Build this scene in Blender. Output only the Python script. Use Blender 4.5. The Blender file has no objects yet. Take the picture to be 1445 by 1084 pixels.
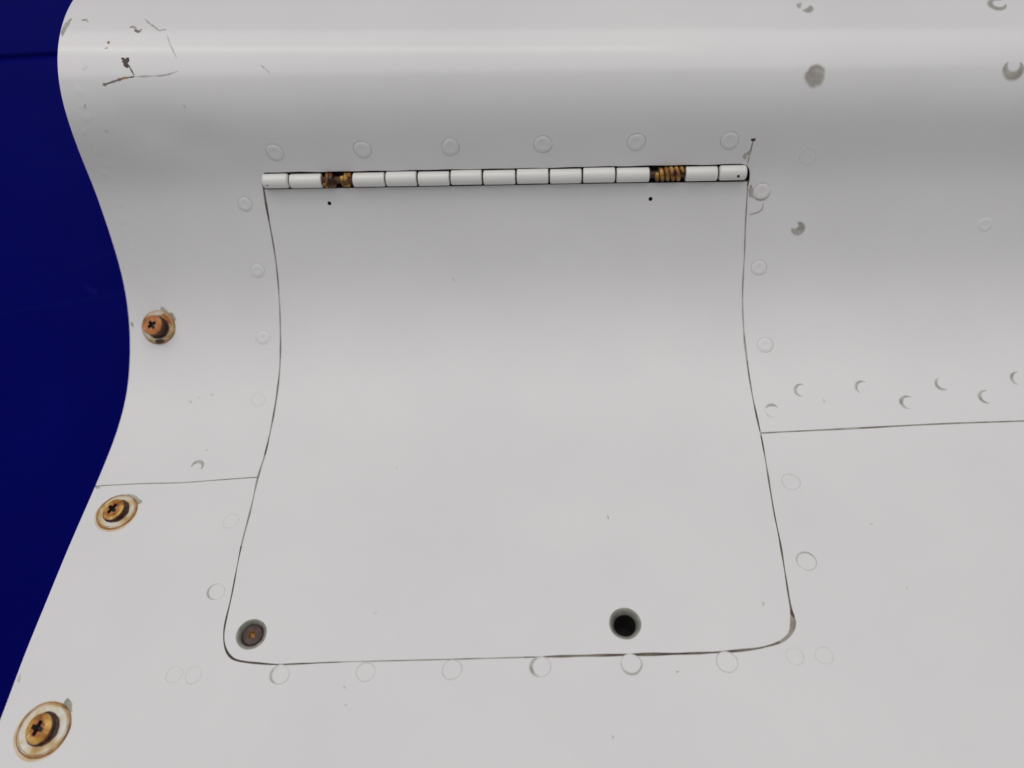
import bpy, math, random
import numpy as np
from mathutils import Vector, Matrix
from mathutils.geometry import delaunay_2d_cdt

random.seed(7)
scene = bpy.context.scene
COL = scene.collection
MM = 0.001
BASE_Z = 1.0                       # height of the lens above the datum

# ------------------------------------------------------------------ camera
cam_data = bpy.data.cameras.new('camera')
cam_data.sensor_fit = 'HORIZONTAL'
cam_data.sensor_width = 36.0
cam_data.lens = 36.0 * 1100.0 / 1445.0
cam_data.clip_start = 0.01
cam_data.clip_end = 50.0
cam_data.dof.use_dof = True
cam_data.dof.focus_distance = 0.28
cam_data.dof.aperture_fstop = 6.5
cam = bpy.data.objects.new('camera', cam_data)
COL.objects.link(cam)
right = Vector((0.997304, 0.067869, -0.027894))
down = Vector((-0.027830, -0.001894, -0.999611))
fwd = Vector((-0.067895, 0.997692, 0.0))
rot = Matrix((right, -down, -fwd)).transposed()
cam.matrix_world = Matrix.Translation((0, 0, BASE_Z)) @ rot.to_4x4()
scene.camera = cam

# ------------------------------------------------------------------ light
world = bpy.data.worlds.new('World')
scene.world = world
world.use_nodes = True
bg = world.node_tree.nodes['Background']
bg.inputs['Color'].default_value = (0.96, 0.98, 1.0, 1)
bg.inputs['Strength'].default_value = 0.22


def area_lamp(name, loc, target, sx, sy, power, color):
    d = bpy.data.lights.new(name, 'AREA')
    d.shape = 'RECTANGLE'
    d.size, d.size_y = sx, sy
    d.energy = power
    d.color = color
    o = bpy.data.objects.new(name, d)
    COL.objects.link(o)
    o.location = loc
    o.rotation_euler = (Vector(target) - Vector(loc)).to_track_quat('-Z', 'Y').to_euler()
    return o


area_lamp('ceiling_light', (-0.3, -2.7, 3.1), (0, 0.30, 1.0), 5.5, 3.4, 99, (1.0, 0.985, 0.975))
area_lamp('tube_light', (-0.5, -1.55, 2.55), (0, 0.28, 1.12), 2.0, 0.03, 3.6, (1.0, 0.89, 0.74))

scene.render.engine = 'CYCLES'
scene.view_settings.view_transform = 'Standard'
scene.view_settings.look = 'None'
scene.view_settings.exposure = 0.04
scene.view_settings.gamma = 1.0
scene.view_settings.use_curve_mapping = False

# ------------------------------------------------------------------ measured layout, millimetres: u along the part, s along its profile
LEFT_EDGE = [(-183.16, -139.3), (-183.16, -128.3), (-183.16, -119.58), (-183.16, -112.11), (-183.1, -105.33), (-183.05, -98.87), (-183.09, -92.4), (-183.36, -85.63), (-183.91, -78.4), (-184.45, -70.77), (-184.64, -63.07), (-184.47, -55.51), (-184.11, -47.96), (-183.73, -40.32), (-183.45, -32.58), (-183.31, -24.78), (-183.29, -16.98), (-183.3, -9.21), (-183.31, -1.42), (-183.32, 6.4), (-183.27, 14.3), (-183.2, 22.32), (-183.23, 30.51), (-183.3, 38.93), (-183.37, 47.52), (-183.46, 56.15), (-183.5, 64.69), (-183.52, 73.03), (-183.56, 81.12), (-183.6, 88.92), (-183.6, 96.43), (-183.55, 103.68), (-183.51, 110.68), (-183.52, 117.44), (-183.58, 123.97), (-183.62, 130.3), (-183.59, 136.45), (-183.48, 142.42), (-183.36, 148.22), (-183.32, 153.87), (-183.38, 159.36), (-183.46, 164.71)]
OPENING = [(-113.93, -64.77, 0.49), (-78.9, -63.77, 0.49), (-40.37, -62.62, 0.43), (-2.4, -61.54, 0.43), (35.03, -60.45, 0.54), (68.25, -59.56, 0.59), (70.01, -59.03, 0.7), (70.91, -57.54, 0.76), (71.29, -55.32, 0.65), (71.46, -53.12, 0.54), (71.51, -51.48, 0.43), (71.71, -43.84, 0.32), (71.77, -36.95, 0.32), (72.17, -24.31, 0.35), (71.98, -12.18, 0.35), (71.9, -5.69, 0.35), (72.1, 6.56, 0.35), (72.6, 18.32, 0.35), (73.08, 32.28, 0.35), (73.65, 49.58, 0.41), (73.48, 60.57, 0.32), (72.35, 83.57, 0.3), (72.14, 96.08, 0.35), (71.62, 107.32, 0.38), (71.19, 115.99, 0.43), (71.12, 121.02, 0.65), (70.99, 123.36, 0.81), (70.38, 125.68, 0.86), (69.3, 127.5, 0.81), (67.8, 128.97, 0.65), (65.46, 130.31, 0.46), (61.96, 131.42, 0.38), (57.34, 132.36, 0.41), (46.25, 133.31, 0.54), (35.14, 133.71, 0.54), (18.42, 133.97, 0.51), (0.88, 134.3, 0.43), (-15.43, 134.68, 0.32), (-29.34, 135.01, 0.24), (-52.1, 135.54, 0.22), (-75.32, 136.02, 0.22), (-89.32, 136.54, 0.3), (-95.89, 136.74, 0.35), (-102.37, 136.33, 0.35), (-107.12, 135.84, 0.38), (-110.51, 135.14, 0.38), (-112.74, 133.81, 0.41), (-114.59, 131.59, 0.41), (-115.98, 128.51, 0.41), (-116.82, 124.18, 0.41), (-117.15, 112.91, 0.35), (-118.35, 94.13, 0.32), (-118.52, 79.91, 0.38), (-119.13, 64.24, 0.49), (-118.69, 54.48, 0.49), (-118.68, 42.66, 0.41), (-118.53, 27.61, 0.35), (-118.17, 14.42, 0.3), (-118.11, 6.63, 0.3), (-118.0, -2.28, 0.3), (-117.61, -14.06, 0.3), (-116.78, -31.74, 0.3), (-116.61, -49.42, 0.41), (-116.38, -55.39, 0.51), (-116.08, -58.8, 0.54), (-116.0, -61.09, 0.43), (-115.3, -63.38, 0.43)]
DOOR_TOP = [(-115.62, -58.35), (-80.07, -57.38), (-41.05, -56.27), (-2.6, -55.2), (35.29, -54.1), (70.84, -52.98)]
SEAM_LEFT = [(-185.31, 67.25, 0.27), (-176.26, 66.9, 0.24), (-162.71, 66.46, 0.22), (-149.37, 66.44, 0.22), (-134.1, 65.5, 0.22), (-118.58, 64.63, 0.27)]
SEAM_RIGHT = [(72.83, 49.75, 0.41), (80.82, 49.4, 0.32), (94.07, 48.97, 0.35), (108.58, 48.49, 0.46), (123.04, 47.96, 0.35), (141.31, 47.38, 0.38), (170.9, 46.98, 0.35), (235.19, 46.23, 0.35)]
KNUCKLES = [-115.68, -104.8, -91.72, -79.96, -67.01, -54.53, -41.84, -29.34, -16.5, -3.86, 8.73, 21.38, 34.37, 47.3, 59.77, 70.67]
HINGE_AXIS = [(-115.68, -61.36), (70.67, -56.17)]
PIN_DOTS = [(-113.18, -61.11), (66.98, -55.52)]
RIV_TOP = [(-107.78, -73.24), (-73.9, -72.74), (-40.48, -72.07), (-5.78, -71.37), (28.79, -70.51), (62.85, -69.46)]
RIV_RIGHT = [(76.99, -48.92), (78.09, -19.0), (80.24, 12.01), (80.72, 71.34), (79.52, 102.8)]
RIV_LEFT = [(-125.01, -52.92), (-125.21, -25.57), (-125.61, 2.37), (-126.2, 29.11), (-125.95, 58.56), (-124.87, 83.7), (-123.06, 111.56)]
RIV_BOTTOM = [(-94.54, 139.9), (-66.48, 139.2), (-38.52, 138.49), (-10.22, 137.69), (18.43, 136.9), (48.24, 136.35)]
RIV_CORNER = [(-129.83, 139.82), (-123.32, 140.06), (69.44, 134.67), (78.36, 134.49)]
RIV_SEAM = [(79.76, 39.94), (92.45, 31.33), (115.74, 30.82), (131.34, 37.72), (146.07, 29.93), (160.86, 36.14), (174.57, 28.71), (99.95, 36.48)]
RIV_OTHER = [(-144.96, 59.07), (162.23, -32.62), (92.28, -61.53)]
CHIPS = [(89.96, -118.61), (90.59, -90.83), (156.59, -116.07), (158.03, -89.66), (91.72, -34.18)]
SCREWS = [(-170.52, -3.4), (-170.45, 79.06), (-167.51, 156.81)]
FASTENERS = [(-106.94, 126.65), (17.32, 123.91)]
DOTS = [(-90.97, -51.73), (34.93, -47.91)]
LINE_SCRATCH_LONG = [(-166.49, -100.98), (-162.3, -102.0), (-158.54, -102.85), (-154.47, -103.26), (-149.16, -103.16), (-142.93, -103.24), (-138.0, -104.36)]
LINE_SCRATCH_TAIL = [(-157.25, -108.59), (-155.86, -106.44), (-154.46, -103.71)]
LINE_SCRATCH_SQUIGGLE = [(-157.09, -122.9), (-156.1, -123.35), (-155.2, -122.79), (-153.98, -120.91), (-153.06, -121.02), (-152.54, -121.97)]
LINE_SCRATCH_UPPER = [(-152.2, -126.82), (-149.9, -124.53), (-147.26, -122.33), (-145.72, -120.92), (-144.3, -121.16), (-142.98, -121.25)]
LINE_SCRATCH_THIN = [(-142.36, -118.51), (-141.27, -115.43), (-139.75, -112.21), (-138.37, -109.42)]
LINE_SCRATCH_SMALL = [(-176.29, -127.71), (-174.69, -127.79), (-173.49, -126.63)]
LINE_CRACK = [(70.57, -59.78), (70.78, -63.13), (71.1, -66.48), (71.36, -69.23)]
LINE_CHIP_LINE = [(72.77, -40.09), (74.48, -40.57), (76.33, -41.04), (77.71, -42.21), (77.93, -44.39)]
LINE_DOOR_ARC = [(-26.75, 124.31), (-27.18, 125.26), (-27.14, 126.44), (-26.63, 127.61)]
LINE_MARK_A = [(-107.08, -104.88), (-105.32, -103.27), (-103.82, -101.94)]
BLOBS = [(-157.52, -108.86), (-158.53, -102.93), (-166.06, -101.08), (71.34, -69.37), (69.57, -63.47), (73.01, -48.97), (-164.26, -116.72), (-154.13, -121.08), (-182.77, -124.73), (71.14, 121.02), (-183.15, -5.01), (-182.46, 67.95), (13.99, 84.77), (-183.86, 141.06)]
SPECKS = [(-71.47, 149.31), (-72.73, 143.92), (11.38, 158.42), (32.54, 139.35), (-154.78, 29.09), (-151.74, 27.28), (-146.15, 26.19), (-142.94, 51.55), (100.01, 36.17), (-164.87, -114.44), (-173.4, -106.86), (-172.28, -107.57), (104.53, 88.96), (-65.22, 61.66), (62.6, 117.61), (-65.72, 119.67), (-44.21, -18.72), (109.57, 112.73), (-175.11, -94.01), (-170.06, -84.71), (-137.49, -92.13)]
EDGE_DIMPLES = [(-175.95, -99.49), (-176.19, -94.07), (-175.58, -89.99), (-178.95, -84.88), (-178.2, -80.69), (-176.35, -77.17), (-175.68, -71.54), (-177.87, -67.77), (-176.05, -61.22), (-175.91, -55.42), (-176.17, -48.5), (-175.96, -43.83), (-175.96, -37.05), (-175.79, -30.49)]
SEAM_Z = 1216.7
SCUFFS = [([(-364.6, 1053.3), (-336.4, 1055.9), (-313.0, 1058.6), (-294.3, 1060.7), (-266.6, 1064.1)], 0.25), ([(-359.7, 1059.4), (-340.7, 1066.8), (-321.8, 1073.7), (-303.0, 1081.9), (-275.0, 1091.0)], 0.22), ([(-299.6, 1069.3), (-296.0, 1067.4), (-291.5, 1064.1)], 0.9), ([(-338.4, 1145.9), (-315.0, 1147.0), (-296.5, 1145.7)], 0.2), ([(-351.8, 1170.7), (-332.8, 1176.4), (-323.4, 1178.6)], 0.25)]

# ------------------------------------------------------------------ the sheet-metal surface
PROFILE = np.array([(-235, -100), (-188, -99), (-174, -92), (-164, -76), (-156, -60), (-148, -45), (-140, -35), (-132, -28), (-124, -20.3), (-116, -10.6), (-108, 1.8), (-100, 14.2), (-92, 29.5), (-84, 40),
                    (-76, 44), (-68, 42.5), (-60, 31), (-52, 26), (-44, 25), (-36, 24), (-28, 22.2), (-20, 16.4), (-12, 10), (-4, 3.4), (4, -3), (12, -8.8), (20, -15.6),
                    (28, -22.8), (36, -29), (44, -33.8), (52, -37), (60, -38.9), (68, -39.8), (80, -40.2), (100, -39.2), (130, -37.2), (160, -36.5), (270, -36.5)])
_H = 0.5
_SS = np.arange(-340, 300 + _H, _H)
_th = np.interp(_SS, PROFILE[:, 0], PROFILE[:, 1])
_k = np.exp(-.5 * (np.arange(-40, 41) * _H / 4.5) ** 2)
_k /= _k.sum()
_th = np.radians(np.convolve(np.r_[np.full(40, _th[0]), _th, np.full(40, _th[-1])], _k, 'valid'))
_i0 = int(round(340 / _H))


def _integ(v):
    q = np.r_[0, np.cumsum((v[1:] + v[:-1]) / 2 * _H)]
    return q - q[_i0]


_PY, _PZ = _integ(np.cos(_th)), _integ(np.sin(_th))


def dents(u, s):
    """gentle hand-formed unevenness of the sheet (mm along the normal)"""
    d = 0.16 * np.sin(u * .021 + 1.3) * np.sin(s * .028 + .4) + 0.06 * np.sin(u * .047 - s * .031 + 2.)
    for (cu, cs, ru, rs, h) in ((-150, -86, 13, 9, -.8), (-137, -78, 10, 8, -.5), (-160, -70, 9, 10, .25), (-128, -78, 14, 7, -.2),
                                (80, -56, 12, 14, -.25), (120, -75, 25, 12, -.2)):
        d = d + h * np.exp(-((u - cu) / ru) ** 2 - ((s - cs) / rs) ** 2)
    return d


def surf0(u, s):
    u = np.asarray(u, float)
    s = np.asarray(s, float)
    lam = np.where(s < 0, 1 - 4e-4 * (u + 185), 1.0)     # the roll tapers slightly along the part
    y = -24.7 + lam * np.interp(s / lam, _SS, _PY)
    z = 318.55 + lam * np.interp(s / lam, _SS, _PZ)
    return np.stack([u, z, BASE_Z * 1000 - y], -1)


def norm0(u, s):
    e = 0.6
    pu = surf0(np.add(u, e), s) - surf0(np.subtract(u, e), s)
    ps = surf0(u, np.add(s, e)) - surf0(u, np.subtract(s, e))
    n = np.cross(ps, pu)
    return n / np.linalg.norm(n, axis=-1, keepdims=True)


def surf(u, s, h=0.0):
    u = np.asarray(u, float)
    s = np.asarray(s, float)
    return surf0(u, s) + norm0(u, s) * (dents(u, s) + h)[..., None]


def norm(u, s):
    e = 0.6
    pu = surf(np.add(u, e), s) - surf(np.subtract(u, e), s)
    ps = surf(u, np.add(s, e)) - surf(u, np.subtract(s, e))
    n = np.cross(ps, pu)
    return n / np.linalg.norm(n, axis=-1, keepdims=True)


# ------------------------------------------------------------------ materials
def new_mat(name):
    m = bpy.data.materials.new(name)
    m.use_nodes = True
    nt = m.node_tree
    b = nt.nodes['Principled BSDF']
    return m, nt, b


def noise(nt, scale, detail=4, rough=.55, coord=None):
    n = nt.nodes.new('ShaderNodeTexNoise')
    n.inputs['Scale'].default_value = scale
    n.inputs['Detail'].default_value = detail
    n.inputs['Roughness'].default_value = rough
    if coord is None:
        coord = nt.nodes.new('ShaderNodeTexCoord').outputs['Object']
    nt.links.new(coord, n.inputs['Vector'])
    return n


def ramp(nt, fac, stops):
    r = nt.nodes.new('ShaderNodeValToRGB')
    el = r.color_ramp.elements
    while len(el) < len(stops):
        el.new(0.5)
    for e, (p, c) in zip(el, stops):
        e.position = p
        e.color = (*c, 1)
    nt.links.new(fac, r.inputs['Fac'])
    return r


def bump(nt, b, fac, strength, dist):
    bp = nt.nodes.new('ShaderNodeBump')
    bp.inputs['Strength'].default_value = strength
    bp.inputs['Distance'].default_value = dist
    nt.links.new(fac, bp.inputs['Height'])
    nt.links.new(bp.outputs['Normal'], b.inputs['Normal'])
    return bp


def simple(name, stops, scale, rough=.5, metallic=0., bmp=0., detail=5, bdist=.0004):
    m, nt, b = new_mat(name)
    n = noise(nt, scale, detail)
    r = ramp(nt, n.outputs['Fac'], stops)
    nt.links.new(r.outputs['Color'], b.inputs['Base Color'])
    b.inputs['Roughness'].default_value = rough
    b.inputs['Metallic'].default_value = metallic
    if bmp:
        bump(nt, b, n.outputs['Fac'], bmp, bdist)
    return m


def paint_material(name, lo, hi):
    m, nt, b = new_mat(name)
    n1 = noise(nt, 14, 5, .6)
    r = ramp(nt, n1.outputs['Fac'], [(.35, lo), (.65, hi)])
    # fine yellowed grime freckles
    n2 = noise(nt, 700, 3, .6)
    r2 = ramp(nt, n2.outputs['Fac'], [(.70, (0, 0, 0)), (.80, (1, 1, 1))])
    mul = nt.nodes.new('ShaderNodeMath')
    mul.operation = 'MULTIPLY'
    mul.inputs[1].default_value = .10
    nt.links.new(r2.outputs['Color'], mul.inputs[0])
    mx = nt.nodes.new('ShaderNodeMixRGB')
    mx.inputs['Color2'].default_value = (.38, .33, .26, 1)
    nt.links.new(mul.outputs[0], mx.inputs['Fac'])
    nt.links.new(r.outputs['Color'], mx.inputs['Color1'])
    nt.links.new(mx.outputs['Color'], b.inputs['Base Color'])
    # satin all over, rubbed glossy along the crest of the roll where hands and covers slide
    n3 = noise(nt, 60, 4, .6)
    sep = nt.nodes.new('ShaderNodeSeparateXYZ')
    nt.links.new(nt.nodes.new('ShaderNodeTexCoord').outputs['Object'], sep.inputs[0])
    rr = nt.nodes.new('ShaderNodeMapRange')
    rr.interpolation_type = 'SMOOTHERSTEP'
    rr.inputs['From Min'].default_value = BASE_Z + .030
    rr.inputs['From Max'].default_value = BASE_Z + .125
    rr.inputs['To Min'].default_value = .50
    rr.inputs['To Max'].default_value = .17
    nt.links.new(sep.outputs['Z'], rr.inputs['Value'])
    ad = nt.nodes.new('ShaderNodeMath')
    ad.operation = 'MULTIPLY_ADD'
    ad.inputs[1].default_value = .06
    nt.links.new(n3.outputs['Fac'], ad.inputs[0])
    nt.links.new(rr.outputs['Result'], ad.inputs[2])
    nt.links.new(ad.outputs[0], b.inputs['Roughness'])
    b.inputs['Specular IOR Level'].default_value = .5
    # brushed-on paint: orange peel and slow waviness
    n4 = noise(nt, 420, 2, .5)
    n5 = noise(nt, 45, 2, .5)
    b1 = bump(nt, b, n4.outputs['Fac'], .10, .0002)
    b2 = bump(nt, b, n5.outputs['Fac'], .12, .0008)
    nt.links.new(b2.outputs['Normal'], b1.inputs['Normal'])
    nt.links.new(b1.outputs['Normal'], b.inputs['Normal'])
    return m


M = {}
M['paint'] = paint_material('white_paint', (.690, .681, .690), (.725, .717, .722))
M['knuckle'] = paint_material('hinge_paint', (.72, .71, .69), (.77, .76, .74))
M['metal_edge'] = simple('sheet_edge', [(.3, (.16, .13, .10)), (.7, (.34, .32, .28))], 300, .5, .2)
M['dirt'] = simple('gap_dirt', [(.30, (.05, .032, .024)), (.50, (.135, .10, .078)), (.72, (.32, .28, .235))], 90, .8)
M['dark'] = simple('dark_grease', [(.3, (.006, .004, .004)), (.7, (.03, .018, .012))], 400, .6)
M['ring'] = simple('rivet_grime_shade', [(.35, (.44, .425, .40)), (.65, (.62, .61, .60))], 260, .5)
M['ring_dark'] = simple('rivet_grime_shade_dark', [(.35, (.27, .245, .215)), (.65, (.47, .45, .42))], 260, .5)  # also colours the painted shadow crescents of the seam rivets
M['chip'] = simple('bare_primer', [(.3, (.26, .24, .21)), (.5, (.36, .34, .31)), (.72, (.54, .525, .50))], 260, .6)
M['chip_edge'] = simple('worn_paint', [(.35, (.44, .425, .405)), (.65, (.60, .59, .58))], 300, .5)
M['scratch'] = simple('scratch_dirt', [(.3, (.07, .045, .04)), (.5, (.16, .12, .10)), (.8, (.42, .39, .36))], 500, .6)
M['scratch_faint'] = simple('faint_scratch', [(.3, (.34, .32, .31)), (.7, (.55, .54, .53))], 500, .5)
M['rust'] = simple('rust', [(.28, (.10, .026, .008)), (.48, (.40, .130, .030)), (.72, (.58, .25, .065))], 330, .55, 0, .5)
M['rust_dark'] = simple('dark_rust', [(.30, (.020, .008, .005)), (.55, (.085, .032, .014)), (.8, (.20, .085, .03))], 420, .6, 0, .6)
M['gold'] = simple('rusty_plating', [(.34, (.15, .045, .010)), (.46, (.45, .19, .030)), (.56, (.66, .38, .09)), (.70, (.84, .68, .36))], 230, .36, .25, .5)
M['halo'] = simple('rust_stain', [(.3, (.58, .38, .17)), (.7, (.67, .58, .46))], 240, .45)
M['rust_line'] = simple('rust_line', [(.3, (.17, .07, .02)), (.5, (.36, .17, .05)), (.75, (.52, .38, .22))], 260, .6)
M['cream'] = simple('stained_paint', [(.36, (.46, .27, .08)), (.47, (.62, .50, .30)), (.62, (.71, .70, .66))], 150, .4)
M['olive'] = simple('old_sealant', [(.3, (.25, .24, .19)), (.7, (.46, .45, .40))], 300, .6)
M['zinc'] = simple('dull_zinc', [(.3, (.17, .165, .14)), (.7, (.33, .325, .29))], 350, .5, .3, .3)
M['bronze'] = simple('brown_screw', [(.3, (.035, .018, .016)), (.7, (.10, .06, .05))], 350, .5, .3, .3)
M['amber'] = simple('amber_rust', [(.3, (.12, .04, .005)), (.7, (.45, .22, .03))], 600, .5)
M['brass'] = simple('brass_wire', [(.38, (.022, .008, .005)), (.48, (.20, .08, .018)), (.58, (.46, .25, .055)), (.72, (.76, .58, .30))], 170, .5, .1, .5)
M['black'] = simple('black_hole', [(.3, (.003, .003, .003)), (.7, (.008, .007, .006))], 300, .8)

blue, nt, b = new_mat('blue_paint')
n1 = noise(nt, 6, 5, .6)
r = ramp(nt, n1.outputs['Fac'], [(.3, (.0009, .0014, .105)), (.7, (.0016, .0026, .135))])
nt.links.new(r.outputs['Color'], b.inputs['Base Color'])
b.inputs['Roughness'].default_value = .40
b.inputs['Specular IOR Level'].default_value = .02
n2 = noise(nt, 160, 4, .6)
bump(nt, b, n2.outputs['Fac'], .15, .0004)
M['blue'] = blue
M['seam_fill'] = simple('seam_fill', [(.3, (.17, .145, .12)), (.5, (.30, .275, .245)), (.75, (.45, .43, .405))], 140, .6)
M['blue_scratch'] = simple('blue_scuff', [(.35, (.0012, .002, .12)), (.7, (.0105, .0150, .170))], 300, .6)
M['blue_scratch'].node_tree.nodes['Principled BSDF'].inputs['Specular IOR Level'].default_value = .03


# ------------------------------------------------------------------ builders
def mesh_obj(name, verts, faces, mats, parent=None, normals=None, fmat=None, smooth=True):
    me = bpy.data.meshes.new(name)
    me.from_pydata([tuple(float(c) * MM for c in v) for v in verts], [], faces)
    for m in (mats if isinstance(mats, (list, tuple)) else [mats]):
        me.materials.append(M[m])
    if smooth:
        me.polygons.foreach_set('use_smooth', [True] * len(me.polygons))
    if fmat is not None:
        me.polygons.foreach_set('material_index', fmat)
    me.update()
    if normals is not None:
        me.normals_split_custom_set_from_vertices([tuple(map(float, n)) for n in normals])
    o = bpy.data.objects.new(name, me)
    COL.objects.link(o)
    if parent is not None:
        o.parent = parent
    return o


def catmull(pts, step):
    """dense polyline through the points (any number of columns)"""
    P = np.asarray(pts, float)
    out = []
    for i in range(len(P) - 1):
        p0 = P[max(i - 1, 0)]
        p1, p2 = P[i], P[i + 1]
        p3 = P[min(i + 2, len(P) - 1)]
        n = max(1, int(math.ceil(np.hypot(*(p2 - p1)[:2]) / step)))
        for k in range(n):
            t = k / n
            # centripetal-ish damped tangents keep the corners tidy
            d = np.hypot(*(p2 - p1)[:2])
            m1 = (p2 - p0) / max(np.hypot(*(p2 - p0)[:2]), 1e-6) * d
            m2 = (p3 - p1) / max(np.hypot(*(p3 - p1)[:2]), 1e-6) * d
            h = (2 * t ** 3 - 3 * t ** 2 + 1) * p1 + (t ** 3 - 2 * t ** 2 + t) * m1 + (-2 * t ** 3 + 3 * t ** 2) * p2 + (t ** 3 - t ** 2) * m2
            out.append(h)
    out.append(P[-1])
    return np.array(out)


def offset_path(P, sign):
    """shift an (u, s, half) path sideways by its own half width"""
    d = np.gradient(P[:, :2], axis=0)
    d /= np.linalg.norm(d, axis=1, keepdims=True)
    n = np.stack([-d[:, 1], d[:, 0]], 1)
    return P[:, :2] + sign * n * P[:, 2:3]


def inside(poly, pts):
    x, y = pts[:, 0], pts[:, 1]
    r = np.zeros(len(pts), bool)
    j = len(poly) - 1
    for i in range(len(poly)):
        xi, yi = poly[i]
        xj, yj = poly[j]
        if yi != yj:
            c = ((yi > y) != (yj > y)) & (x < (xj - xi) * (y - yi) / (yj - yi) + xi)
            r ^= c
        j = i
    return r


def sheet(name, loop, mats, parent, holes=(), thick=0.8, h=0.0, du=7.0, ds=2.0, top_mat=0, lip=0.0):
    """sheet metal: outline and holes in (u, s), bent onto the surface, with real thickness"""
    K = ds / du
    loops = [np.asarray(loop)] + [np.asarray(q) for q in holes]
    allb = np.concatenate(loops)
    lo, hi = loops[0].min(0), loops[0].max(0)
    gu, gs = np.meshgrid(np.arange(lo[0] + du / 2, hi[0], du), np.arange(lo[1] + ds / 2, hi[1], ds))
    g = np.stack([gu.ravel(), gs.ravel()], 1)
    ok = inside(loops[0], g)
    for q in loops[1:]:
        ok &= ~inside(q, g)
    g = g[ok]
    # keep clear of the outline
    keep = np.ones(len(g), bool)
    for i in range(0, len(allb), 400):
        blk = allb[i:i + 400]
        d = np.abs((g[:, None, 0] - blk[None, :, 0]) * K) ** 2 + (g[:, None, 1] - blk[None, :, 1]) ** 2
        keep &= d.min(1) > (0.45 * ds) ** 2
    g = g[keep]
    pts = np.concatenate([allb, g])
    edges, base = [], 0
    for q in loops:
        edges += [(base + i, base + (i + 1) % len(q)) for i in range(len(q))]
        base += len(q)
    res = delaunay_2d_cdt([Vector((p[0] * K, p[1])) for p in pts], edges, [], 0, 1e-6)
    V = np.array([(v[0] / K, v[1]) for v in res[0]])
    F = np.array([f for f in res[2] if len(f) == 3])
    cen = V[F].mean(1)
    ok = inside(loops[0], cen)
    for q in loops[1:]:
        ok &= ~inside(q, cen)
    F = F[ok]
    # orientation: outward
    a = V[F[:, 1]] - V[F[:, 0]]
    c = V[F[:, 2]] - V[F[:, 0]]
    flip = (a[:, 0] * c[:, 1] - a[:, 1] * c[:, 0]) > 0
    F[flip] = F[flip][:, ::-1]
    used = np.unique(F)
    rm = -np.ones(len(V), int)
    rm[used] = np.arange(len(used))
    V, F = V[used], rm[F]
    n = norm(V[:, 0], V[:, 1])
    T = surf(V[:, 0], V[:, 1], h)
    B = surf(V[:, 0], V[:, 1], h - thick)
    N = len(V)
    cnt = {}
    for f in F:
        for k in range(3):
            e = (int(f[k]), int(f[(k + 1) % 3]))
            cnt[e] = 1
    bnd = [e for e in cnt if (e[1], e[0]) not in cnt]
    verts = [*T, *B]
    nrm = [*n, *(-n)]
    faces = [tuple(map(int, f)) for f in F] + [tuple(int(i) + N for i in f[::-1]) for f in F]
    fm = [top_mat] * len(F) + [len(mats) - 1] * len(F)
    for (i, j) in bnd:
        k = len(verts)
        w = np.cross(T[j] - T[i], n[i])
        w = w / (np.linalg.norm(w) + 1e-9)
        verts += [T[i], T[j], B[j], B[i]]
        nrm += [w] * 4
        faces.append((k + 1, k, k + 3, k + 2))
        fm.append(len(mats) - 1)
    return mesh_obj(name, verts, faces, mats, parent, nrm, fm)


def ribbon(name, path, mats, parent, h=0.05, step=1.0, close=False, depth=None):
    """strip along an (u, s, half width) path lying on the surface"""
    P = catmull(path, step)
    A, B = offset_path(P, 1), offset_path(P, -1)
    hh = np.full(len(P), h) if depth is None else np.array([depth(p) for p in P])
    rows = [A, (A + P[:, :2]) / 2, P[:, :2], (B + P[:, :2]) / 2, B]
    verts, nrm = [], []
    for r_ in rows:
        verts += list(surf(r_[:, 0], r_[:, 1], hh))
        nrm += list(norm(r_[:, 0], r_[:, 1]))
    n = len(P)
    faces = [(q * n + i, q * n + i + 1, (q + 1) * n + i + 1, (q + 1) * n + i) for q in range(4) for i in range(n - 1)]
    return mesh_obj(name, verts, faces, mats, parent, nrm)


def radial(name, cu, cs, rings, mats, parent, seg=28, wob=None, ring_mat=None, tilt=0.0):
    """disc on the surface from (radius, height) rings; wob(angle) scales the radius"""
    verts, nrm, faces, fm = [], [], [], []
    ang = np.arange(seg) / seg * 2 * math.pi
    w = np.ones(seg) if wob is None else np.array([wob(t) for t in ang])
    hs = []
    for (r_, h_) in rings:
        u = cu + r_ * w * np.cos(ang)
        s = cs + r_ * w * np.sin(ang)
        verts += list(surf(u, s, np.full(seg, h_)))
    for q in range(len(rings) - 1):
        for i in range(seg):
            j = (i + 1) % seg
            faces.append((q * seg + i, q * seg + j, (q + 1) * seg + j, (q + 1) * seg + i))
            fm.append(0 if ring_mat is None else ring_mat[q])
    if rings[0][0] > 0:
        pass
    return mesh_obj(name, verts, faces, mats, parent, None, fm)


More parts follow.
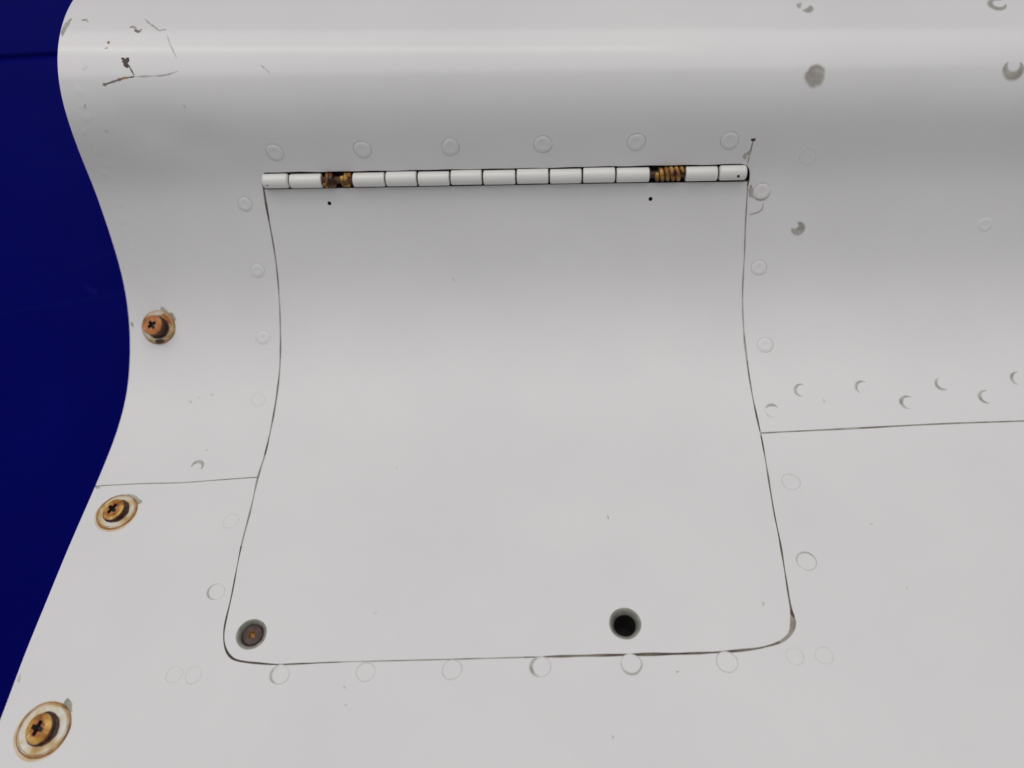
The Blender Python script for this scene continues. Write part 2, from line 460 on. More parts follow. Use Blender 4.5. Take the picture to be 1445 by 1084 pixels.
def blob(name, cu, cs, r_, mat, parent, aspect=1.0, rot=0.0, rough=.25, h=0.05, seed=0):
    rnd = random.Random(seed)
    ph = [rnd.uniform(0, 6.28) for _ in range(5)]
    verts, faces = [], []
    seg = 22
    pts = []
    for q in range(4):
        for i in range(seg):
            t = i / seg * 2 * math.pi
            w = 1 + rough * (.5 * math.sin(2 * t + ph[0]) + .4 * math.sin(3 * t + ph[1]) + .3 * math.sin(5 * t + ph[2]) + .25 * math.sin(8 * t + ph[3]))
            x, y = r_ * w * math.cos(t) * (q + .02) / 3, r_ * aspect * w * math.sin(t) * (q + .02) / 3
            pts.append((cu + x * math.cos(rot) - y * math.sin(rot), cs + x * math.sin(rot) + y * math.cos(rot)))
    pts = np.array(pts)
    verts = surf(pts[:, 0], pts[:, 1], np.full(len(pts), h))
    nr = norm(pts[:, 0], pts[:, 1])
    for q in range(3):
        for i in range(seg):
            j = (i + 1) % seg
            faces.append((q * seg + i, q * seg + j, (q + 1) * seg + j, (q + 1) * seg + i))
    return mesh_obj(name, verts, faces, mat, parent, nr)


def arc_path(cu, cs, r_, a0, a1, w, n=16):
    """crescent: arc tapering at both ends; angles in degrees, 0 = along u, 90 = down the profile"""
    out = []
    for i in range(n + 1):
        t = i / n
        a = math.radians(a0 + (a1 - a0) * t)
        out.append((cu + r_ * math.cos(a), cs + r_ * math.sin(a), max(.05, w * math.sin(math.pi * (0.04 + .92 * t)))))
    return out


def frame_at(u, s, h=0.0, tilt_u=0.0, tilt_s=0.0):
    """local frame on the surface: x along u, y up the profile, z outward"""
    p = surf(np.array([u]), np.array([s]), np.array([h]))[0]
    n = Vector(norm(np.array([u]), np.array([s]))[0])
    x = Vector((1, 0, 0))
    y = n.cross(x).normalized()
    x = y.cross(n).normalized()
    R = Matrix((x, y, n)).transposed()
    R = R @ Matrix.Rotation(tilt_s, 3, 'X') @ Matrix.Rotation(tilt_u, 3, 'Y')
    return Matrix.Translation(Vector(p)) @ R.to_4x4()


def local_mesh(name, V, F, mats, parent, mat4, fm=None, smooth=False, angle=None):
    W = [mat4 @ Vector(v) for v in V]
    o = mesh_obj(name, W, F, mats, parent, None, fm, smooth=smooth)
    if angle:
        me = o.data
        me.polygons.foreach_set('use_smooth', [True] * len(me.polygons))
        me.set_sharp_from_angle(angle=math.radians(angle))
    return o


def lathe(prof, seg=36, close_top=False, wob=0.0, seed=0):
    rnd = random.Random(seed)
    ph = [rnd.uniform(0, 6.28) for _ in range(4)]
    V, F = [], []
    for (r_, z) in prof:
        for i in range(seg):
            t = i / seg * 2 * math.pi
            w = 1 + wob * (math.sin(3 * t + ph[0]) * .5 + math.sin(7 * t + ph[1]) * .35 + math.sin(13 * t + ph[2]) * .3)
            V.append((r_ * w * math.cos(t), r_ * w * math.sin(t), z))
    for q in range(len(prof) - 1):
        for i in range(seg):
            j = (i + 1) % seg
            F.append((q * seg + i, q * seg + j, (q + 1) * seg + j, (q + 1) * seg + i))
    if close_top:
        F.append(tuple((len(prof) - 1) * seg + i for i in range(seg)))
    return V, F


# ------------------------------------------------------------------ setting: the blue painted boards behind
def board(name, x0, x1, y0, y1, z0, z1, thick, parent=None):
    V = []
    bev = 3
    for (dy, e) in ((0, bev), (bev, 0), (thick, 0)):
        V += [(x0 + e, y0 + dy, z0 + e), (x1 - e, y0 + dy, z0 + e), (x1 - e, y1 + dy, z1 - e), (x0 + e, y1 + dy, z1 - e)]
    F = [(0, 1, 2, 3)]
    for q in (0, 4):
        for i in range(4):
            j = (i + 1) % 4
            F.append((q + i, q + 4 + i, q + 4 + j, q + j))
    F.append((11, 10, 9, 8))
    return mesh_obj(name, V, F, 'blue', parent, smooth=False)


backdrop = board('backdrop', -1100, 900, 470, 470, 200, SEAM_Z - 1, 18)
backdrop['kind'] = 'structure'
backdrop['label'] = 'scuffed dark blue painted board behind the white fairing'
upper_board = board('upper_board', -1100, 900, 478, 478, SEAM_Z + 1, 1900, 18, backdrop)


def scuff(points, w):
    V, F = [], []
    for i, (x, z) in enumerate(points):
        k = w * (.5 + .5 * math.sin(math.pi * (i + .3) / len(points)))
        V += [(x, 469.9, z - k), (x, 469.9, z + k)]
    for i in range(len(points) - 1):
        F.append((2 * i, 2 * i + 2, 2 * i + 3, 2 * i + 1))
    return mesh_obj('scratch', V, F, 'blue_scratch', backdrop, smooth=False)


for pts, w in SCUFFS:
    scuff(pts, w)

# ------------------------------------------------------------------ the fairing
fairing = bpy.data.objects.new('aircraft_fairing', None)
COL.objects.link(fairing)
fairing['label'] = 'white painted riveted sheet metal aircraft fairing with a hinged access door'
fairing['category'] = 'aircraft fairing'

OPEN = catmull(OPENING + [OPENING[0]], 2.0)[:-1]
_i = np.arange(len(OPEN))
OPEN[:, 2] *= .80 + .22 * np.sin(_i * .31) * np.sin(_i * .117 + 1) + .16 * np.sin(_i * .83 + 2)
out_loop = offset_path(np.r_[OPEN[-3:], OPEN, OPEN[:3]], -1)[3:-3]
in_loop = offset_path(np.r_[OPEN[-3:], OPEN, OPEN[:3]], 1)[3:-3]
# the side that encloses more area is the skin's
area = lambda q: abs(np.sum(q[:, 0] * np.roll(q[:, 1], -1) - np.roll(q[:, 0], -1) * q[:, 1])) / 2
if area(out_loop) < area(in_loop):
    out_loop, in_loop = in_loop, out_loop

SL, SR = catmull(SEAM_LEFT, 3.0), catmull(SEAM_RIGHT, 4.0)
sl_a, sl_b = offset_path(SL, 1), offset_path(SL, -1)
sr_a, sr_b = offset_path(SR, 1), offset_path(SR, -1)
sl_up, sl_lo = (sl_a, sl_b) if sl_a[:, 1].mean() < sl_b[:, 1].mean() else (sl_b, sl_a)
sr_up, sr_lo = (sr_a, sr_b) if sr_a[:, 1].mean() < sr_b[:, 1].mean() else (sr_b, sr_a)
LE = catmull([(LEFT_EDGE[0][0] + .2, -236.0), (LEFT_EDGE[0][0], -190.0)] + LEFT_EDGE + [(LEFT_EDGE[-1][0], 225.0), (LEFT_EDGE[-1][0], 262.0)], 2.0)
UR = 330.0


def edge_u(s):
    return float(np.interp(s, LE[:, 1], LE[:, 0]))


# walk round the opening: index of the points beside each seam
side = out_loop
iR = int(np.argmin(np.hypot(side[:, 0] - SEAM_RIGHT[0][0], side[:, 1] - SEAM_RIGHT[0][1])))
iL = int(np.argmin(np.hypot(side[:, 0] - SEAM_LEFT[-1][0], side[:, 1] - SEAM_LEFT[-1][1])))


def walk(i, j):
    n = len(side)
    k = [(i + t) % n for t in range((j - i) % n + 1)]
    return side[k]


# the opening runs: hinge top left -> right -> down -> bottom -> up the left side
sRu = float(np.interp(side[iR, 0], sr_up[:, 0], sr_up[:, 1]))
sRl = float(np.interp(side[iR, 0], sr_lo[:, 0], sr_lo[:, 1]))
sLu = float(np.interp(side[iL, 0], sl_up[:, 0], sl_up[:, 1]))
sLl = float(np.interp(side[iL, 0], sl_lo[:, 0], sl_lo[:, 1]))
upper_open = walk(iL, iR)
upper_open = upper_open[(upper_open[:, 1] < np.where(upper_open[:, 0] < 0, sLu, sRu) - .6)]
lower_open = walk(iR, iL)
lower_open = lower_open[(lower_open[:, 1] > np.where(lower_open[:, 0] < 0, sLl, sRl) + .6)]


def side_u(s, rightside):
    q = side[(side[:, 0] > 0) == rightside]
    q = q[(q[:, 1] > 20) & (q[:, 1] < 120)]
    q = q[np.argsort(q[:, 1])]
    return float(np.interp(s, q[:, 1], q[:, 0]))


jLu, jRu = (side_u(sLu, False), sLu), (side_u(sRu, True), sRu)
jLl, jRl = (side_u(sLl, False), sLl), (side_u(sRl, True), sRl)
slu = sl_up[(sl_up[:, 0] < jLu[0] - 1) & (sl_up[:, 0] > edge_u(68) + 1)]
sll = sl_lo[(sl_lo[:, 0] < jLl[0] - 1) & (sl_lo[:, 0] > edge_u(68) + 1)]
sru = sr_up[(sr_up[:, 0] > jRu[0] + 1) & (sr_up[:, 0] < UR)]
srl = sr_lo[(sr_lo[:, 0] > jRl[0] + 1) & (sr_lo[:, 0] < UR)]
sEu = float(slu[0, 1]) + .3
sEl = float(sll[0, 1]) + .3
leU = LE[LE[:, 1] < sEu - .6]
leL = LE[LE[:, 1] > sEl + .6]
line = lambda p, q, n: np.linspace(p, q, n + 1)[:-1]
# upper skin outline
upper_loop = np.concatenate([
    line((leU[0, 0], -236), (UR, -236), 60), line((UR, -236), (UR, sru[-1, 1]), 140),
    sru[::-1], [jRu], upper_open[::-1], [jLu], slu[::-1], [(edge_u(sEu), sEu)], leU[::-1][:-1]])
lower_loop = np.concatenate([
    [(edge_u(sEl), sEl)], sll, [jLl], lower_open[::-1], [jRl], srl,
    line((UR, srl[-1, 1]), (UR, 262), 100)[1:], line((UR, 262), (leL[-1, 0], 262), 60), leL[::-1]])

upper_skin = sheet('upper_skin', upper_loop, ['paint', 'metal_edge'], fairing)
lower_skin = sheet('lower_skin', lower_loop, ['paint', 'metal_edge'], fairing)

# access door: same outline, top edge under the hinge
dt = catmull(DOOR_TOP, 4.0)
cut_r, cut_l = dt[-1, 1], dt[0, 1]
dl = in_loop[in_loop[:, 1] > np.where(in_loop[:, 0] > 0, cut_r, cut_l) + .8]
# order starts after the hinge on the right side, ends on the left
st = int(np.argmin(np.hypot(dl[:, 0] - dt[-1, 0], dl[:, 1] - dt[-1, 1])))
dl = np.r_[dl[st:], dl[:st]]
door_loop = np.concatenate([dt[1:-1], [(dl[0, 0], dt[-1, 1])], dl, [(dl[-1, 0], dt[0, 1])]])


def circle(cu, cs, r_, n=28):
    return [(cu + r_ * math.cos(2 * math.pi * i / n), cs + r_ * math.sin(2 * math.pi * i / n)) for i in range(n)]


door_holes = [circle(*FASTENERS[0], 4.75), circle(*FASTENERS[1], 4.8)] + [circle(*q, .8, 12) for q in DOTS]
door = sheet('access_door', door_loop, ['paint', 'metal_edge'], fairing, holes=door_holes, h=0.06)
door['label'] = 'smooth white access door with rounded lower corners'

# grime-filled gap round the door and along the two skin seams
def gap_depth(p):
    u, s = p[0], p[1]
    d = -.26
    if u > 60 and -46 < s < 24:
        d = -.10
    if s > 118 and -88 < u < -18:
        d = -.12
    if u < -110 and 69 < s < 90:
        d = -.2
    if u > 60 and s > 121.5:
        d = -.16
    return min(d + .10 * math.sin(u * .21 + s * .17) + .06 * math.sin(u * .47 - s * .6), -.07)


gl = [tuple(q) for q in OPENING]
gi = max(range(len(gl)), key=lambda i: -abs(gl[i][1] - OPENING[9][1]) - (0 if gl[i][0] > 0 else 1e3))
gpath = [(q[0], q[1], q[2] + .7) for q in gl[gi:-2]]
ribbon('gap_grime', gpath, 'dirt', fairing, depth=gap_depth)
ribbon('gap_grime', [(max(u, edge_u(s) + .7), s, w + .6) for u, s, w in SEAM_LEFT], 'seam_fill', fairing, h=-.07)
ribbon('gap_grime', [(u, s, w + .6) for u, s, w in SEAM_RIGHT], 'seam_fill', fairing, h=-.07)
# stretches where old paint and sealant nearly fill the gap
for i0_, i1_, h_ in ((10, 18, -.03), (25, 31, -.06), (37, 41, -.03), (51, 55, -.06)):
    ribbon('gap_sealant', [(q[0], q[1], q[2] + .5) for q in gl[i0_:i1_]], 'seam_fill', fairing, h=h_)
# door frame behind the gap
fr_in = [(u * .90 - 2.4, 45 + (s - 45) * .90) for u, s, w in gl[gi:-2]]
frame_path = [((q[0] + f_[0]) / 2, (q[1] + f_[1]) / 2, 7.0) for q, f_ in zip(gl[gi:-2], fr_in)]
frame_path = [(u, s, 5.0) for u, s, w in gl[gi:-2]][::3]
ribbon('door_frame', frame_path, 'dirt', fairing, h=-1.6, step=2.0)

# ------------------------------------------------------------------ hinge
(hu0, hs0), (hu1, hs1) = HINGE_AXIS
Pa = Vector(surf(np.array([hu0]), np.array([hs0]), np.array([0.35]))[0])
Pb = Vector(surf(np.array([hu1]), np.array([hs1]), np.array([0.35]))[0])
hx = (Pb - Pa).normalized()
hn = Vector(norm(np.array([(hu0 + hu1) / 2]), np.array([(hs0 + hs1) / 2]))[0])
hy = hn.cross(hx).normalized()
hn = hx.cross(hy).normalized()
HM = Matrix.Translation(Pa + hy * .45) @ Matrix((hx, hy, hn)).transposed().to_4x4()
LEN = (Pb - Pa).length
# leaf behind the barrel
V = []
for (x, y) in ((-4, -6.5), (LEN + 5, -6.5), (LEN + 5, 5.5), (-4, 5.5)):
    V.append((x, y, -3.4))
for (x, y) in ((-4, -6.5), (LEN + 5, -6.5), (LEN + 5, 5.5), (-4, 5.5)):
    V.append((x, y, -4.4))
hinge = local_mesh('hinge', V, [(0, 1, 2, 3), (7, 6, 5, 4), (0, 4, 5, 1), (1, 5, 6, 2), (2, 6, 7, 3), (3, 7, 4, 0)], 'dark', fairing, HM)
hinge['label'] = 'white piano hinge with two rusty spring gaps along the door top'


def barrel(x0, x1, r_, seg=22, edge=.35, both=False, lopen=0.0):
    V, F = [], []
    prof = [(x0, r_ * .5), (x0, r_ - edge), (x0 + edge * .35, r_ - edge * .25), (x0 + edge, r_), (x1 - edge, r_), (x1 - edge * .35, r_ - edge * .25), (x1, r_ - edge), (x1, r_ * .5)]
    for (x, q) in prof:
        for i in range(seg):
            t = 2 * math.pi * i / seg
            V.append((x, q * math.cos(t), q * math.sin(t)))
    for k in range(len(prof) - 1):
        for i in range(seg):
            j = (i + 1) % seg
            F.append((k * seg + i, (k + 1) * seg + i, (k + 1) * seg + j, k * seg + j))
    F.append(tuple(range(seg - 1, -1, -1))[::-1])
    F.append(tuple((len(prof) - 1) * seg + i for i in range(seg))[::-1])
    return V, F


scale_h = LEN / (hu1 - hu0)
ku = [(u - hu0) * scale_h for u in KNUCKLES]
rk = random.Random(3)
for i in range(len(ku) - 1):
    x0, x1 = ku[i] + .32, ku[i + 1] - .32
    if i in (2, 12):
        continue
    r_ = 2.72 if i % 2 else 2.80
    e = .9 if i in (0, 14) else .45
    V, F = barrel(x0, x1, r_, edge=e)
    off = (-.10 if i % 2 else .10) + rk.uniform(-.05, .05)
    k = local_mesh('knuckle', V, F, 'knuckle', hinge, HM @ Matrix.Translation((0, off, rk.uniform(-.06, .06))), angle=50)
    # sheet tail that wraps off the knuckle into its leaf
    sgn = -1 if i % 2 == 0 else 1

# hinge pin and the two exposed spring coils
V, F = barrel(.5, LEN - .5, 1.35, edge=.1)
local_mesh('hinge_pin', V, F, 'rust_dark', hinge, HM, angle=50)


def helix(x0, x1, turns, R, w, ph=0.0, seg=8, n=16):
    V, F = [], []
    N = int(turns * n)
    for k in range(N + 1):
        t = k / n * 2 * math.pi + ph
        x = x0 + (x1 - x0) * k / N
        cx, cy = math.cos(t), math.sin(t)
        for q in range(seg):
            a_ = 2 * math.pi * q / seg
            rr = R + w * math.cos(a_)
            V.append((x + w * math.sin(a_), rr * cx, rr * cy))
    for k in range(N):
        for q in range(seg):
            p = (q + 1) % seg
            F.append((k * seg + q, (k + 1) * seg + q, (k + 1) * seg + p, k * seg + p))
    F.append(tuple(range(seg)))
    F.append(tuple(N * seg + q for q in range(seg))[::-1])
    return V, F


a0, a1 = ku[12] + .2, ku[13] - .2
V, F = helix(a0 + 2.0, a1 - .6, 5, 1.95, .88, 1.0)
local_mesh('spring', V, F, 'brass', hinge, HM, smooth=True)['label'] = 'rusty brass spring coil exposed between two knuckles near the right end'
a0, a1 = ku[2] + .2, ku[3] - .2
V, F = helix(a0 + .9, a0 + 4.4, 2.5, 1.9, 1.0, 2.0)
V2, F2 = helix(a1 - 3.6, a1 - .9, 2.0, 1.9, .85, .6)
F += [tuple(i + len(V) for i in f_) for f_ in F2]
local_mesh('spring', V + V2, F, 'brass', hinge, HM, smooth=True)['label'] = 'broken brass spring coil exposed near the left end'
# pin-staking dots in the end knuckles
for (u, s) in PIN_DOTS:
    p = HM.inverted() @ Vector(surf(np.array([u]), np.array([s]))[0])
    V, F = lathe([(.62, 0), (.45, .03), (.05, .03)], 14, True)
    local_mesh('stake_mark', V, F, 'rust_dark', hinge, HM @ Matrix.Translation((p.x, -.3, 2.70)))

# ------------------------------------------------------------------ rivets
def rivet(u, s, r_, parent, hgt=.10, grime=.5, arc=None, arcw=.3, mat='ring'):
    rnd = random.Random(int(u * 31 + s * 17))
    p = [rnd.uniform(0, 6.28) for _ in range(3)]
    wob = lambda t: 1 + .025 * math.sin(2 * t + p[0]) + .02 * math.sin(3 * t + p[1])
    g = .22 + .2 * grime
    rings = [(r_ + g, .012), (r_ + g * .45, .02), (r_ + .02, .02), (r_ - .35, hgt * .75), (r_ - .85, hgt * 1.15), (r_ * .55, hgt * 1.2), (r_ * .42, hgt * .95), (r_ * .02, hgt * .85)]
    o = radial('rivet', u, s, rings, ['paint', mat], parent, 30, wob, [1 if grime > 0 else 0, 1 if grime > .3 else 0, 0, 0, 0, 0, 0])
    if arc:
        ribbon('grime_shadow_arc', arc_path(u, s, r_ + .05, arc[0], arc[1], arcw * .85), 'ring_dark', parent, h=.085, step=.6)  # seam row: crescent shadow painted in; other rows: grime arc
        ribbon('grime_shadow_arc', arc_path(u, s, r_ + .05, arc[0] - 25, arc[1] + 25, arcw + .28), 'ring', parent, h=.07, step=.6)
    return o


for q in RIV_TOP:
    rivet(*q, 3.25, upper_skin, .26, .5)
for i, q in enumerate(RIV_RIGHT):
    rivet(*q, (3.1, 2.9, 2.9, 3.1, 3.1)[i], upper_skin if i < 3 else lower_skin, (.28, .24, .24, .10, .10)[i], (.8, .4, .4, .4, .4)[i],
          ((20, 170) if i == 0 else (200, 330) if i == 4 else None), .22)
for i, q in enumerate(RIV_LEFT):
    rivet(*q, 2.8, upper_skin if i < 5 else lower_skin, (.24, .22, .2, .18, .07, .07, .10)[i], (.4, .3, .3, .2, 0, .1, .3)[i],
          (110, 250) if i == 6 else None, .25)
for i, q in enumerate(RIV_BOTTOM):
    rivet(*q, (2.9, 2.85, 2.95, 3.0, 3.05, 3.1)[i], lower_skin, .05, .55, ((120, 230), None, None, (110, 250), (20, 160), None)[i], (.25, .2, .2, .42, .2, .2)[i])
for i, q in enumerate(RIV_CORNER):
    rivet(*q, 2.5, lower_skin, .05, .1)
for i, q in enumerate(RIV_SEAM[:7]):  # crescent shadows at these heads are painted on as darker arcs
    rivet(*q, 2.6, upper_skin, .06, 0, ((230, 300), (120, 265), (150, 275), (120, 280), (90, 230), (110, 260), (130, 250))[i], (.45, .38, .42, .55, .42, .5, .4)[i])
ribbon('grime_shadow_arc', arc_path(*RIV_SEAM[0], 2.7, 80, 190, .2), 'ring', upper_skin, h=.06, step=.6)
rivet(*RIV_OTHER[0], 2.5, upper_skin, .04, 0)
ribbon('paint_chip', arc_path(*RIV_OTHER[0], 2.2, 170, 395, .75), 'chip', upper_skin, h=.07, step=.6)
rivet(*RIV_OTHER[1], 2.8, upper_skin, .22, 0)
rivet(*RIV_OTHER[2], 2.9, upper_skin, .05, .1)

# ------------------------------------------------------------------ flaked paint over rivet heads
def crescent(u, s, r_, a0, a1, w):
    o = ribbon('paint_chip', arc_path(u, s, r_, a0, a1, w, 20), 'chip', upper_skin, h=.075, step=.5)
    ribbon('feathered_edge', arc_path(u, s, r_, a0 - 12, a1 + 12, w + .42, 20), 'chip_edge', upper_skin, h=.05, step=.5)


c = CHIPS
crescent(c[0][0] - .4, c[0][1], 1.9, -20, 120, 1.0)
crescent(c[0][0] - .4, c[0][1] - .4, 2.2, 165, 235, .6)
blob('paint_chip', c[1][0], c[1][1], 3.3, 'chip', upper_skin, 1.0, 0, .12, .075, 5)
blob('feathered_edge', c[1][0], c[1][1], 3.85, 'chip_edge', upper_skin, 1.0, 0, .12, .05, 5)
radial('rivet', c[1][0], c[1][1], [(2.3, .07), (2.1, .13), (1.2, .15), (.02, .15)], ['chip'], upper_skin, 24)
crescent(c[2][0], c[2][1], 2.6, 10, 300, .8)
crescent(c[3][0], c[3][1] - .3, 2.7, -30, 215, 1.25)
crescent(c[4][0] - .3, c[4][1] - .4, 1.7, -75, 160, 1.45)

# ------------------------------------------------------------------ scratches, cracks and specks
def scr(path, w, mat='scratch', taper=True, parent=None, name='scratch'):
    D = catmull(path, 1.1)
    n = len(D)
    rn = random.Random(n * 13 + int(w * 100))
    P = [(u, s, w * (0.35 + .65 * math.sin(math.pi * (i + .5) / n)) * rn.uniform(.45, 1.45)) for i, (u, s) in enumerate(D)]
    return ribbon(name, P, mat, parent or upper_skin, h=.05, step=.6)


scr(LINE_SCRATCH_LONG[:4], .36)
scr(LINE_SCRATCH_LONG[3:], .26, 'scratch_faint')
scr(LINE_SCRATCH_TAIL, .34)
scr(LINE_SCRATCH_SQUIGGLE, .62, 'ring_dark')
scr(LINE_SCRATCH_UPPER, .36, 'ring_dark')
scr(LINE_SCRATCH_THIN, .22, 'scratch_faint')
scr(LINE_SCRATCH_SMALL, .45, 'ring_dark')
scr(LINE_CRACK, .28, 'ring_dark')
scr(LINE_CHIP_LINE, .22, 'ring_dark')
scr(LINE_DOOR_ARC, .28, 'ring_dark', parent=door)
scr(LINE_MARK_A, .2, 'scratch_faint')
B = BLOBS
for i, (r_, m, asp, rot, rg) in enumerate([(1.9, 'bronze', .62, .6, .7), (.95, 'rust_line', .5, -.3, .5), (.7, 'scratch', .7, 0, .5), (.75, 'bronze', .9, 0, .3),
                                          (1.4, 'ring_dark', .7, -.9, .5), (2.6, 'ring_dark', .32, 1.5, .3), (.6, 'rust_line', .7, .4, .5), (.9, 'scratch', .6, .6, .5),
                                          (3.6, 'olive', .28, -1.35, .3), (1.2, 'bronze', .5, 1.4, .3), (1.0, 'olive', .5, 1.5, .4), (1.0, 'olive', .5, .4, .4),
                                          (.9, 'scratch_faint', .3, 1.5, .4), (1.1, 'ring', .5, 1.4, .4)]):
    par = door if i == 12 else lower_skin if i in (9, 11, 13) else upper_skin
    u, s = B[i]
    if i in (8, 10, 11, 13):
        u = max(u, edge_u(s) + (1.5 if i == 8 else 1.2))
    blob('paint_chip', u, s, r_, m, par, asp, rot, rg, .10 if i == 12 else .055, i)
for i, (u, s) in enumerate(SPECKS):
    par = door if (-118 < u < 64 and -50 < s < 126) else (upper_skin if s < 48 else lower_skin)
    blob('speck', u, s, (.42, .35, .4, .4, .7, .5, .6, .5, .8, .5)[i % 10], 'ring_dark' if i < 4 else 'ring', par, .6, i, .5, .13 if par is door else .055, i + 40)
for i, (u, s) in enumerate(EDGE_DIMPLES):
    rr = random.Random(i)
    rnd_r = rr.uniform(1.4, 2.2)
    radial('weld_mark', u, s, [(rnd_r, .0), (rnd_r * .75, .035), (rnd_r * .3, .05), (.02, .05)], ['paint'], upper_skin, 16, lambda t: 1 + .25 * math.sin(2 * t + i))

# ------------------------------------------------------------------ screws along the left edge
def cross_poly(a, w):
    return [(w, w * 1.1), (w * .85, a), (-w * .85, a), (-w, w * 1.1), (-a, w * .85), (-a, -w * .85), (-w, -w * 1.1), (-w * .85, -a), (w * .85, -a), (w, -w * 1.1), (a, -w * .85), (a, w * .85)]


def screw_head(R, z0, z1, ca, cw, depth, chamfer, seg=40, seed=0, dome=0.0, wob=.0, rotz=0.0):
    """cheese head with a real cross recess; faces: 0 side, 1 top, 2 recess"""
    rnd = random.Random(seed)
    prof = [(R * .96, z0), (R, z0 + .3), (R, z1 - chamfer), (R - chamfer * .35, z1 - chamfer * .3), (R - chamfer, z1)]
    V, F = lathe(prof, seg, False, wob, seed)
    fm = [0] * (seg * 2) + [1] * (seg * 2)
    rim = [V[4 * seg + i][:2] for i in range(seg)]
    cp = cross_poly(ca, cw)
    cp = [(x * math.cos(rotz) - y * math.sin(rotz), x * math.sin(rotz) + y * math.cos(rotz)) for x, y in cp]
    ringp = [((R - chamfer) * q * math.cos(2 * math.pi * i / 24 + .1), (R - chamfer) * q * math.sin(2 * math.pi * i / 24 + .1))
             for q, k in ((.82, 0), (.60, .09)) for i in range(24) for q in (q * (1 + k * math.sin(3 * i * .26 + seed)),)]
    pts = rim + cp + ringp
    ed = [(i, (i + 1) % seg) for i in range(seg)] + [(seg + i, seg + (i + 1) % 12) for i in range(12)]
    res = delaunay_2d_cdt([Vector(p) for p in pts], ed, [], 0, 1e-7)
    VV = np.array([(v[0], v[1]) for v in res[0]])
    FF = np.array([f_ for f_ in res[2] if len(f_) == 3])
    cen = VV[FF].mean(1)
    ok = ~inside(np.array(cp), cen)
    base = len(V)
    V += [(x, y, z1 + dome * (1 - (x * x + y * y) / R / R)) for x, y in VV]
    for f_ in FF[ok]:
        p0, p1, p2 = VV[f_]
        if (p1[0] - p0[0]) * (p2[1] - p0[1]) - (p1[1] - p0[1]) * (p2[0] - p0[0]) < 0:
            f_ = f_[::-1]
        F.append(tuple(int(i) + base for i in f_))
        fm.append(3 if np.hypot(*VV[f_].mean(0)) < R * .60 else 1)
    b2 = len(V)
    V += [(x, y, z1 + dome) for x, y in cp] + [(x * .62, y * .62, z1 - depth) for x, y in cp]
    for i in range(12):
        j = (i + 1) % 12
        F.append((b2 + i, b2 + j, b2 + 12 + j, b2 + 12 + i))
        fm.append(2)
    F.append(tuple(b2 + 12 + i for i in range(12)))
    fm.append(2)
    return V, F, fm


def ring_on_skin(name, u, s, r0, r1, mat, parent, h=.05, wob=.03, seed=0):
    rnd = random.Random(seed)
    p = [rnd.uniform(0, 6.28) for _ in range(3)]
    w = lambda t: 1 + wob * (math.sin(t + p[0]) + .6 * math.sin(2 * t + p[1]) + .3 * math.sin(5 * t + p[2]))
    return radial(name, u, s, [(r1, h), ((r0 + r1) / 2, h + .01), (r0, h + .01)], [mat], parent, 44, w)


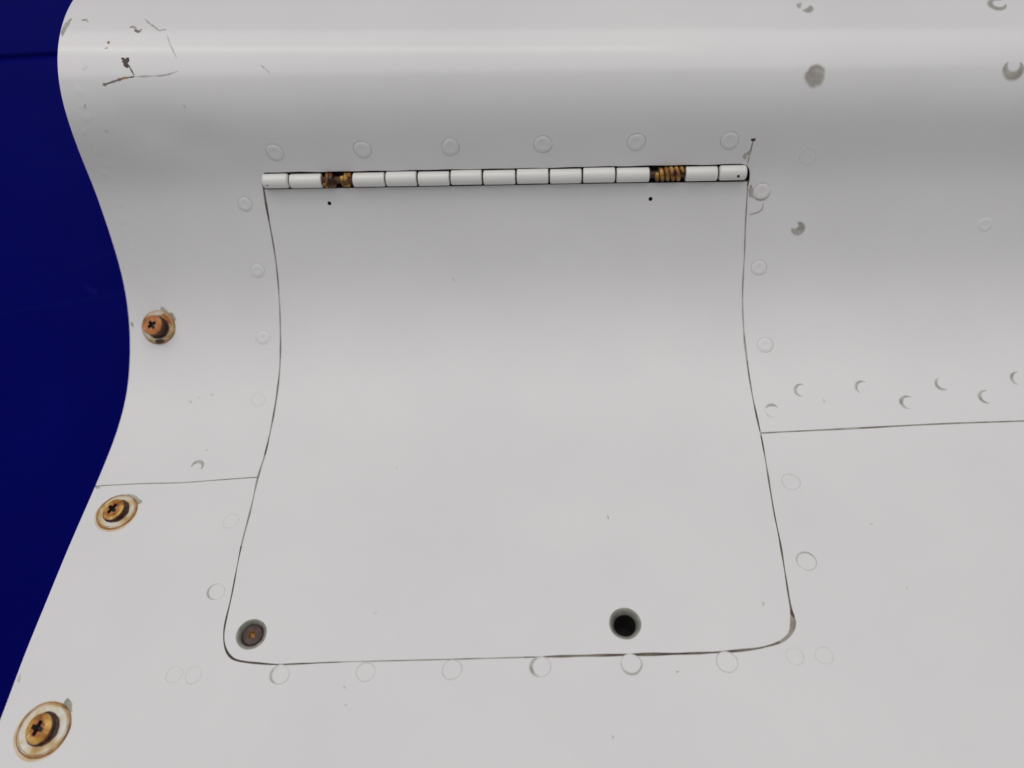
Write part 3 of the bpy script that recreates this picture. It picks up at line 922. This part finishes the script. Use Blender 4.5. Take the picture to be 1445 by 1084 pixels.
def edge_screw(i, label, Rw, Rh, zt, tu, ts, mats, top_recess, dome):
    u, s = SCREWS[i]
    par = fairing
    skin = upper_skin if i == 0 else lower_skin
    mt = frame_at(u, s, 0.0, tu, ts)
    V, F, fm = screw_head(Rh, .2, zt, Rh * top_recess, Rh * .17, 1.5, .5 if i else .35, 40, i, dome, .012, .6 + i * .35)
    o = local_mesh('screw', V, F, mats, par, mt, fm, angle=42)
    o['label'] = label
    wm = frame_at(u, s, 0.0)
    V, F = lathe([(Rw, .02), (Rw, .35), (Rw - .35, .62), (Rw - .9, .66), (Rh + .6, .62), (Rh + .15, .45), (Rh - .2, .25)], 48, False, .006, i + 5)
    local_mesh('washer', V, F, 'cream', o, wm, smooth=True)
    V, F = lathe([(Rh + .75, .55), (Rh + .55, .80), (Rh + .15, .85), (Rh - .1, .7)], 72, False, .03, i + 9)
    local_mesh('rust_collar', V, F, 'rust_dark', o, wm, smooth=True)
    V, F = lathe([(Rw + .36, .03), (Rw + .28, .32), (Rw - .15, .56), (Rw - .75, .675)], 56, False, .012, i + 20)
    local_mesh('rust_ring', V, F, 'rust_line', o, wm, smooth=True)
    if i:
        ring_on_skin('rust_stain', u - .35, s + .45, Rw - .2, Rw + .75, 'halo', o, .035, .02, i + 3)
    blob('old_sealant', u + Rw * .60, s - Rw * .72, 3.4, 'olive', o, .62, .75, .35, .045, i + 60)
    if i == 0:
        blob('rust_patch', u + .6, s + Rw * .86, 2.3, 'rust_dark', o, .36, -.1, .25, .70, 77)
        blob('rust_patch', u + Rw * .55, s - Rw * .52, 3.2, 'rust', o, .30, .75, .35, .72, 78)
    return o


edge_screw(0, 'rusty orange cross-head screw standing proud at the left edge', 7.0, 4.2, 5.6, 0, math.radians(-10), ['rust_dark', 'rust', 'dark', 'rust'], .46, .0)
edge_screw(1, 'gold rusted cross-head screw in a white washer below the seam', 7.3, 4.3, 2.7, math.radians(-10), math.radians(4), ['rust_dark', 'gold', 'dark', 'rust'], .50, .25)
edge_screw(2, 'gold rusted cross-head screw in a large white washer at the lower left', 8.2, 4.6, 2.7, math.radians(-10), math.radians(4), ['rust_dark', 'gold', 'dark', 'rust'], .50, .25)

# ------------------------------------------------------------------ door fasteners
u, s = FASTENERS[0]
fm4 = frame_at(u, s, .06)
V, F = lathe([(4.95, .02), (4.8, .22), (4.6, .18), (4.1, -.55), (3.75, -1.0), (3.7, -2.2)], 40, False, .008, 3)
ring_ = local_mesh('grommet', V, F, 'zinc', door, fm4, smooth=True)
V, F, fm = screw_head(3.62, -2.2, -.75, 1.5, .55, .7, .5, 36, 4, .15, .01, .9)
local_mesh('fastener_screw', V, F, ['bronze', 'bronze', 'amber', 'bronze'], door, fm4, fm, angle=42)['label'] = 'dark brown recessed screw in the lower left of the door'
u, s = FASTENERS[1]
fm4 = frame_at(u, s, .06)
V, F = lathe([(5.0, .02), (4.9, .20), (4.65, .12), (4.1, -.7), (3.75, -1.3), (3.6, -1.8)], 40, False, .01, 6)
local_mesh('grommet', V, F, 'zinc', door, fm4, smooth=True)['label'] = 'dull grey grommet round the empty fastener hole'
V, F = lathe([(3.6, -1.8), (3.6, -12), (.1, -12)], 32)
local_mesh('socket', V, F, 'black', door, fm4, smooth=True)
for (u, s), r_ in zip(FASTENERS, (4.75, 4.8)):
    ring_on_skin('grime_ring', u, s, r_ - .1, r_ + .45, 'zinc', door, .11, .015, int(r_ * 100))
for (u, s) in DOTS:
    V, F = lathe([(.8, -.02), (.78, -3), (.02, -3)], 12)
    local_mesh('pin_hole', V, F, 'bronze', door, frame_at(u, s, .05), smooth=True)
